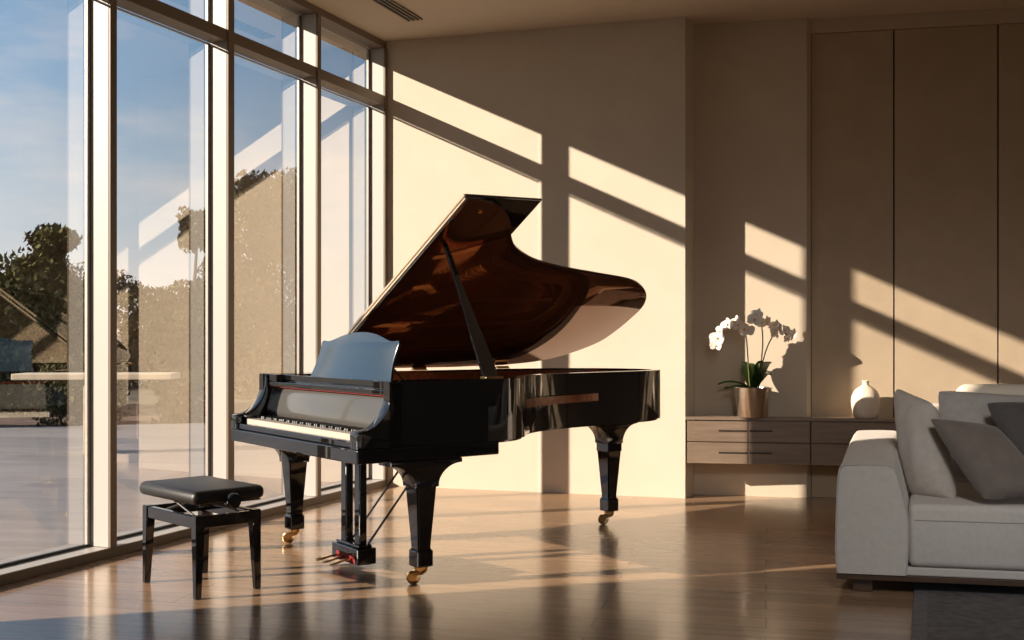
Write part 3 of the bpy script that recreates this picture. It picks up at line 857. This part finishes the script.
def pillow(name, corners, thick, mat, label, group='scatter cushions on the grey sofa', pinch=.08):
    """corners TL, TR, BR, BL in the room; bulging cushion between them"""
    TL, TR, BR, BL = [Vector(c) for c in corners]
    c = (TL + TR + BR + BL) / 4
    nrm = (TR - TL).cross(BL - TL).normalized()
    N_ = 18
    bm = NB(); grid = {}
    for s in (-1, 1):
        for i in range(N_ + 1):
            for j in range(N_ + 1):
                u, v = i / N_, j / N_
                a, b = 2 * u - 1, 2 * v - 1
                # sides pull in between the corners
                rc = 1 - .075 * (a * b) ** 4
                a2 = a * (1 - pinch * (1 - b * b)) * rc; b2 = b * (1 - pinch * (1 - a * a)) * rc
                uu, vv = (a2 + 1) / 2, (b2 + 1) / 2
                p = (TL * (1 - uu) + TR * uu) * (1 - vv) + (BL * (1 - uu) + BR * uu) * vv
                h = ((1 - a * a) * (1 - b * b)) ** .42
                wr_ = 1 + .05 * math.sin(7 * a + 3 * b) * (1 - abs(b))
                key = (s, i, j) if 0 < i < N_ and 0 < j < N_ else (0, i, j)
                if key not in grid: grid[key] = bm.verts.new(p + nrm * s * thick / 2 * h * wr_ - c)
        for i in range(N_):
            for j in range(N_):
                def g(ii, jj): return grid[(s, ii, jj) if 0 < ii < N_ and 0 < jj < N_ else (0, ii, jj)]
                q = [g(i, j), g(i + 1, j), g(i + 1, j + 1), g(i, j + 1)]
                bm.faces.new(q if s > 0 else list(reversed(q)))
    o = obj(name, bm, mat, None, smooth=70); o.location = c
    return tag(o, label, 'cushion', group)
def at(px, py, d): return ((px - 512) / 1100 * d, d, H - (py - 338) / 1100 * d)
pillow('scatter_cushion', [at(894, 385, 5.66), at(934, 402, 5.38), at(957, 503, 5.22), at(912, 500, 5.42)], .19, M['pillow_light'], 'pale stone cushion leaning against the left sofa arm', pinch=.04)
pillow('scatter_cushion', [at(934, 388, 5.78), at(1064, 396, 5.60), at(1072, 484, 5.38), at(946, 480, 5.56)], .15, M['pillow_mid'], 'mid grey cushion upright behind the taupe one', pinch=.05)
pillow('scatter_cushion', [at(982, 401, 5.46), at(1078, 398, 5.38), at(1120, 478, 5.16), at(1026, 486, 5.20)], .13, M['pillow_dark2'], 'charcoal cushion at the right, behind the taupe one', pinch=.05)
pillow('scatter_cushion', [at(926, 416, 5.27), at(996, 425, 5.26), at(1056, 496, 4.98), at(983, 502, 5.01)], .14, M['pillow_dark'], 'taupe velvet cushion tilted at the front of the sofa', pinch=.04)

# rug
rd = Vector((.356, .934, 0)); rx = Vector((.979, -.205, 0))
r0 = Vector((1.985, 5.42, 0))
def rg(x, y): q = r0 + rx * x - rd * y; return (q.x, q.y)
rug = empty('rug', (0, 0, 0)); tag(rug, 'charcoal woven rug on the wood floor in front of the sofa', 'rug')
bm = NB(); prism(bm, [rg(0, 0), rg(0, 3.2), rg(2.6, 3.2), rg(2.6, 0)], .001, .012, bev=.003); obj('rug_border', bm, M['rug_edge'], rug)
bm = NB(); prism(bm, [rg(.06, .06), rg(.06, 3.14), rg(2.54, 3.14), rg(2.54, .06)], .0121, .014); obj('rug_field', bm, M['rug'], rug)

# ------------------------------------------------------------------ light
sun = bpy.data.lights.new('sun', 'SUN'); so = bpy.data.objects.new('sun', sun); COL.objects.link(so)
el = R(20.3)
sd = math.hypot(1, .286)
d = Vector((1 / sd * math.cos(el), .286 / sd * math.cos(el), -math.sin(el)))
so.rotation_euler = d.to_track_quat('-Z', 'Y').to_euler()
so.location = (-12, 3, 8)
sun.energy = 12.5; sun.color = (1, .83, .66); sun.angle = R(.5)

def lamp(name, loc, target, size, power, col, spread):
    la = bpy.data.lights.new(name, 'AREA'); la.shape = 'DISK'; la.size = size; la.energy = power; la.color = col; la.spread = R(spread)
    lo = bpy.data.objects.new(name, la); COL.objects.link(lo); lo.location = loc
    lo.rotation_euler = (Vector(target) - Vector(loc)).to_track_quat('-Z', 'Y').to_euler()
lamp('sofa_fill', (1.2, 1.2, 3.3), (2.3, 5.2, .4), .9, 7.5, (1, .95, .90), 55)  # added fill light for the sofa front, with no fixture in the room
# lamp('room_fill', (-1.0, .2, 3.3), (-.2, 6, .8), 1.2, 6, (1, .93, .86), 110)
wd = bpy.data.worlds.new('world'); sc.world = wd; wd.use_nodes = True
nt = wd.node_tree; N, L = nt.nodes, nt.links
bg = N['Background']
tc = N.new('ShaderNodeTexCoord'); sep = N.new('ShaderNodeSeparateXYZ'); L.new(tc.outputs['Generated'], sep.inputs['Vector'])
cr = N.new('ShaderNodeValToRGB'); L.new(sep.outputs['Z'], cr.inputs['Fac'])
e = cr.color_ramp.elements
e[0].position = 0.0; e[0].color = (.62, .60, .56, 1)
e[1].position = .5; e[1].color = (.12, .24, .42, 1)
e2 = e.new(.10); e2.color = (.44, .52, .58, 1)
e3 = e.new(.24); e3.color = (.22, .37, .55, 1)
mp = N.new('ShaderNodeMapping'); mp.inputs['Scale'].default_value = (1.6, 1.6, 6.5); mp.inputs['Rotation'].default_value = (0, R(14), 0)
L.new(tc.outputs['Generated'], mp.inputs['Vector'])
no = N.new('ShaderNodeTexNoise'); no.inputs['Scale'].default_value = 1.7; no.inputs['Detail'].default_value = 8; no.inputs['Roughness'].default_value = .58
L.new(mp.outputs['Vector'], no.inputs['Vector'])
c2 = N.new('ShaderNodeValToRGB'); c2.color_ramp.elements[0].position = .44; c2.color_ramp.elements[1].position = .66
c2.color_ramp.elements[1].color = (.7, .7, .7, 1)
L.new(no.outputs['Fac'], c2.inputs['Fac'])
mx = N.new('ShaderNodeMix'); mx.data_type = 'RGBA'
mx.inputs['B'].default_value = (.72, .66, .63, 1)
L.new(c2.outputs['Color'], mx.inputs['Factor']); L.new(cr.outputs['Color'], mx.inputs['A'])
L.new(mx.outputs['Result'], bg.inputs['Color'])
bg.inputs['Strength'].default_value = 1.5

sc.view_settings.view_transform = 'Standard'
sc.view_settings.look = 'None'
sc.view_settings.exposure = 0
sc.cycles.max_bounces = 10; sc.cycles.diffuse_bounces = 5; sc.cycles.glossy_bounces = 6; sc.cycles.transparent_max_bounces = 12
sc.cycles.sample_clamp_indirect = 6
sc.cycles.caustics_reflective = False
sc.cycles.use_denoising = True
